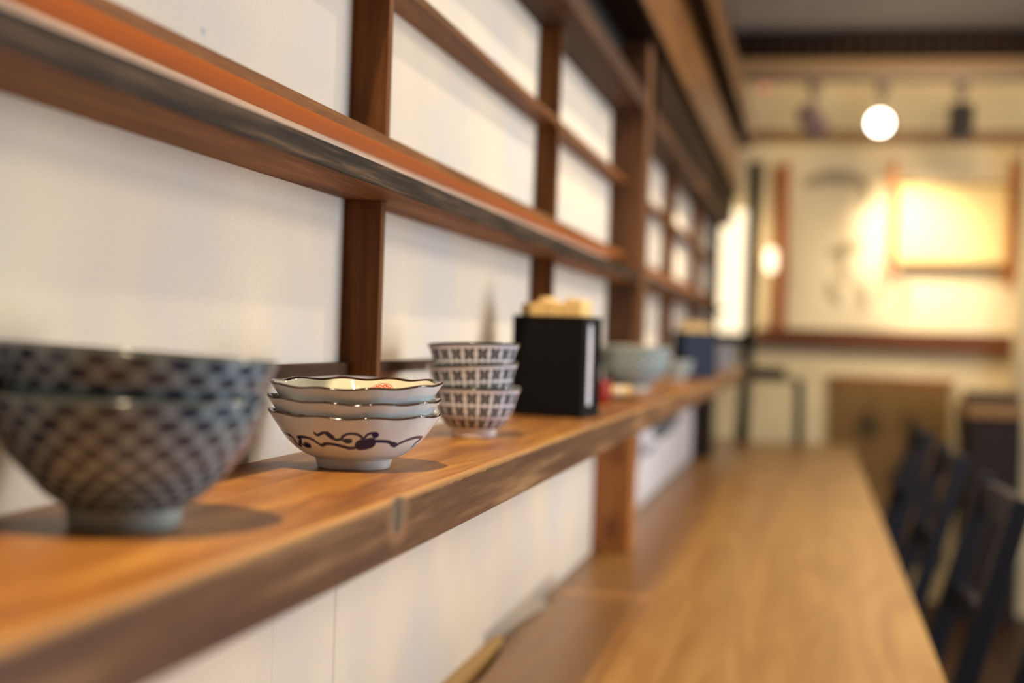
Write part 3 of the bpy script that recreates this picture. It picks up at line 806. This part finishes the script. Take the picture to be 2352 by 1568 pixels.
fp = empty('framed_panel', (.7, 6.38, 1.07), 'large cream panel with faint brush writing in a brown wooden frame', 'panel')
box('panel_sheet', .24, 1.19, 6.384, 6.398, 1.15, 1.93, M_SCROLL, fp)
box('bottom_rail', .13, 1.19, 6.345, 6.3995, 1.080, 1.160, W_BARW, fp, bev=.002)
box('side_stile', .186, .243, 6.350, 6.3995, 1.1605, 1.88, W_FRAMEZ, fp, bev=.002)
def ribbon(name, pts, w):
    bm = bmesh.new(); pts = [Vector(p) for p in pts]
    vs = []
    for i, p in enumerate(pts):
        t = (pts[min(i+1, len(pts)-1)]-pts[max(i-1, 0)]).normalized(); n = Vector((-t.z, 0, t.x))
        ww = w*(.6+.4*math.sin(PI*(i+.5)/len(pts)))
        vs.append((bm.verts.new(p+n*ww/2), bm.verts.new(p-n*ww/2)))
    for a, b in zip(vs, vs[1:]): bm.faces.new((a[0], b[0], b[1], a[1]))
    r = bmesh.ops.extrude_face_region(bm, geom=bm.faces[:])
    bmesh.ops.translate(bm, vec=(0, -.001, 0), verts=[v for v in r['geom'] if isinstance(v, bmesh.types.BMVert)])
    finish(name, bm, M_INK, fp, True)
IY = 6.3838
for pts, w in (([(.30, IY, 1.80), (.40, IY, 1.825), (.50, IY, 1.825), (.57, IY, 1.80)], .06),
               ([(.56, IY, 1.80), (.57, IY, 1.75), (.55, IY, 1.70)], .04),
               ([(.42, IY, 1.49), (.50, IY, 1.52), (.56, IY, 1.53)], .05),
               ([(.48, IY, 1.51), (.47, IY, 1.44), (.49, IY, 1.36)], .03),
               ([(.42, IY, 1.37), (.44, IY, 1.31), (.47, IY, 1.27)], .045),
               ([(.56, IY, 1.37), (.57, IY, 1.31), (.57, IY, 1.25)], .045)):
    ribbon('ink_stroke', pts, w)

bf = empty('hanging_frame', (.92, 6.31, 1.45), 'square wooden stick frame with a yellow screen hanging before the panel', 'frame')
YF = 6.31
box('screen', .69, 1.155, YF, YF+.004, 1.46, 1.79, M_TAN, bf)
box('upright_stick', .668, .695, YF-.022, YF-.0004, 1.36, 1.895, W_FRAMEZ, bf)
box('upright_stick', 1.150, 1.182, YF-.022, YF-.0004, 1.36, 1.895, W_FRAMEZ, bf)
box('cross_stick', .655, 1.192, YF+.0042, YF+.024, 1.775, 1.802, W_FRAME, bf)
box('cross_stick', .655, 1.192, YF+.0042, YF+.024, 1.448, 1.472, W_FRAME, bf)
for x in (.68, 1.166):
    bm = bmesh.new(); addbar(bm, (x, YF+.024, 1.79), (x, 6.384, 1.80), .006, .006); finish('wall_hook', bm, M_STEEL, bf, True)

# lantern and bulb
ln = empty('paper_lantern', (.035, 6.0, 1.10), 'tall glowing white paper lantern at the far end beside the black pole', 'lantern')
box('paper_shade', -.050, .110, 6.22, 6.36, 1.13, 1.665, E_LANT, ln, True, .01)
box('base_cap', -.058, .118, 6.215, 6.3995, 1.095, 1.1298, M_STEEL, ln, True, .002)
box('back_bracket', .0, .06, 6.361, 6.3995, 1.1302, 1.5, M_STEEL, ln, True)
bl = empty('wall_lamp', (.172, 6.33, 1.40), 'small glowing tube lamp on the far wall left of the framed panel', 'lamp')
bm = bmesh.new(); addlathe(bm, [(.0004, 0), (.015, .004), (.024, .018), (.026, .055), (.024, .092), (.015, .106), (.0004, .11)], 24)
finish('lamp_shade', bm, E_BULB, bl, smooth=True)
bm = bmesh.new(); addtube(bm, [(0, .020, .05), (0, .0695, .05)], [.009, .014], 20); finish('socket', bm, M_TRACK, bl)

# track lights
tk = empty('light_track', (.62, 5.8, 2.16), 'pale ceiling track bar carrying the spot lamps at the far end', 'track')
bm = bmesh.new(); addbox(bm, -.2, 2.6, 5.785, 5.815, 2.150, 2.178); finish('track_bar', bm, M_TRACK, tk, True)
for x in (.0, 1.3, 2.5):
    bm = bmesh.new(); addbar(bm, (x, 5.8, 2.178), (x, 5.8, CZ), .010, .010); finish('drop_rod', bm, M_TRACK, tk, True)
def spot_head(x, aim, label, mat, lens=None, zh=1.975):
    r = empty('track_spotlight', (x, 5.8, 2.1499), label, 'spotlight', 'spot lamps on the far track')
    bm = bmesh.new(); addtube(bm, [(0, 0, 0), (0, 0, -.06)], .024, 20); finish('adapter', bm, M_TRACK, r)
    bm = bmesh.new(); addtube(bm, [(0, 0, -.06), (0, 0, zh+.03-2.15)], .006, 12); finish('stem', bm, M_TRACK, r)
    d = Vector(aim).normalized(); c = Vector((0, 0, zh-2.15))
    bm = bmesh.new(); addtube(bm, [c-d*.075, c-d*.068, c+d*.020, c+d*.055], [.036, .047, .048, .048], 28); hd = finish('lamp_head', bm, mat, r)
    bm = bmesh.new(); addtube(bm, [c+d*.0552, c+d*.058], [lens or .03]*2, 24)
    finish('lens', bm, E_LENS if lens else M_HEADD, hd)
    return r, c+d*.07
spot_head(.335, (.35, .8, -.45), 'grey track spotlight at the left, tilted towards the wall', M_HEAD)
spot_head(.60, (-.16, -.97, -.13), 'track spotlight in the middle, its bright lens facing the camera', M_HEAD, .043)
spot_head(.90, (.0, .35, -.9), 'dark topped track spotlight at the right, pointing down', M_HEADD)
# red indicator near the cornice end
rs = empty('exit_light', (.12, 6.385, 2.235), 'tiny red light on the far wall beside the cornice', 'light')
box('red_lens', .10, .135, 6.372, 6.384, 2.20, 2.235, M_REDLED, rs)
box('light_back', .095, .14, 6.384, 6.3998, 2.195, 2.24, M_TRACK, rs)

# low printed cloth and cabinet
bn = empty('printed_cloth', (.71, 6.36, .3), 'tan cloth printed with dark blotches hanging below the framed panel', 'cloth')
bm = bmesh.new(); n = 24
fr = []; bk = []
for i in range(n+1):
    x = .448+.50*i/n; y = 6.355+.006*math.sin(i*1.1)
    fr.append((bm.verts.new((x, y, .18)), bm.verts.new((x, y, .945))))
for a, b in zip(fr, fr[1:]): bm.faces.new((a[0], b[0], b[1], a[1]))
bmesh.ops.solidify(bm, geom=bm.faces[:], thickness=.003)
finish('cloth_sheet', bm, M_BANNER, bn, True, smooth=True)
bm = bmesh.new(); addtube(bm, [(.432, 6.362, .95), (.965, 6.362, .95)], .010, 16); finish('hanging_rod', bm, W_FRAME, bn, True)
for x in (.45, .945):
    bm = bmesh.new(); addbar(bm, (x, 6.362, .95), (x, 6.3995, .95), .012, .012); finish('rod_bracket', bm, M_STEEL, bn, True)

cb = empty('low_cabinet', (1.08, 6.1, 0), 'dark brown low cabinet with a lighter top at the far right', 'cabinet')
box('cabinet_body', .985, 1.19, 5.95, 6.34, 0, .825, W_CAB, cb)
box('cabinet_top', .975, 1.194, 5.93, 6.36, .8252, .875, M_CABTOP, cb, bev=.003)
box('cabinet_door', .992, 1.183, 5.936, 5.9498, .06, .80, W_CAB, cb, bev=.002)
ty = empty('dark_tray', (1.09, 6.12, .8752), 'dark low tray lying on top of the far cabinet', 'tray')
bm = bmesh.new(); addbox(bm, -.10, .095, -.14, .14, 0, .012); addbox(bm, -.10, -.09, -.14, .14, .012, .045); addbox(bm, .085, .095, -.14, .14, .012, .045); addbox(bm, -.09, .085, -.14, -.13, .012, .045); addbox(bm, -.09, .085, .13, .14, .012, .045)
finish('tray_body', bm, M_DARKTRAY, ty)

# ------------------------------------------------------------------ lights
def light(name, kind, loc, energy, col, size=.05, aim=None, angle=None, blend=.3, sy=None):
    l = bpy.data.lights.new(name, kind); l.energy = energy; l.color = col
    if kind == 'AREA':
        l.size = size
        if sy: l.shape = 'RECTANGLE'; l.size_y = sy
    else: l.shadow_soft_size = size
    if kind == 'SPOT': l.spot_size = angle; l.spot_blend = blend
    o = bpy.data.objects.new(name, l); COL.objects.link(o); o.location = loc
    if aim: o.rotation_euler = (Vector(aim)-Vector(loc)).to_track_quat('-Z', 'Y').to_euler()
    return o
WARM = (1, .77, .50); WARM2 = (1, .84, .60)
light('key_downlight', 'SPOT', (.222, .12, 2.40), 215, (1, .80, .52), .028, (.18, .9, .9), 1.9, .6)
for i, (x, y, e) in enumerate(((.85, 2.1, 55), (.85, 3.2, 45), (.80, 4.4, 40))):
    light('track_downlight', 'SPOT', (x, y, 2.38), e, WARM2, .035, (x-.35, y-.15, 0), 2.2, .6)
light('room_lamp', 'AREA', (2.2, 2.6, 2.40), 88, (1, .86, .66), 1.0, (.8, 2.0, .6))
light('window_daylight', 'AREA', (3.2, 1.9, 1.10), 108, (.76, .87, 1), 1.7, (0, 1.9, 1.10), sy=1.8)
# far spots
light('track_spot_beam', 'SPOT', (.37, 5.85, 1.95), 115, WARM2, .05, (.82, 6.31, 1.53), .95, 1.0)
light('track_spot_beam', 'SPOT', (.95, 5.60, 1.93), 48, WARM2, .05, (.76, 6.33, 1.42), .9, 1.0)
light('far_wall_fill', 'SPOT', (.9, 4.7, 2.30), 112, (1, .75, .42), .25, (.75, 6.4, 1.6), 1.5, .8)  # added fill to brighten the far wall, no fixture there
light('wall_spot_beam', 'SPOT', (.75, 3.5, 2.2), 170, WARM2, .03, (0, 3.82, 1.36), .22, .6)
light('cornice_spot_beam', 'SPOT', (.62, 5.30, 1.86), 22, WARM, .03, (.10, 5.02, 1.76), .75, 1.0)
w = bpy.data.worlds.new('World'); scn.world = w; w.use_nodes = True
w.node_tree.nodes['Background'].inputs[0].default_value = (1, .85, .7, 1)
w.node_tree.nodes['Background'].inputs[1].default_value = .02

# ------------------------------------------------------------------ camera
cd = bpy.data.cameras.new('Camera'); cam = bpy.data.objects.new('Camera', cd); COL.objects.link(cam)
cd.sensor_width = 36; cd.lens = 50; cd.clip_start = .02; cd.clip_end = 60
cam.matrix_world = Matrix(((0.97798, -0.03320, 0.20604, .358), (0.20607, -0.00240, -0.97853, 0), (0.03298, 0.99945, 0.00450, 1.09), (0, 0, 0, 1)))
cd.dof.use_dof = True; cd.dof.focus_distance = .945; cd.dof.aperture_fstop = 3.3
scn.camera = cam
vs = scn.view_settings
vs.view_transform = 'Standard'; vs.look = 'None'; vs.gamma = 1; vs.use_curve_mapping = False; vs.exposure = -0.37
scn.cycles.max_bounces = 8; scn.cycles.diffuse_bounces = 5; scn.cycles.glossy_bounces = 4
scn.cycles.use_denoising = True
scn.cycles.sample_clamp_indirect = 6
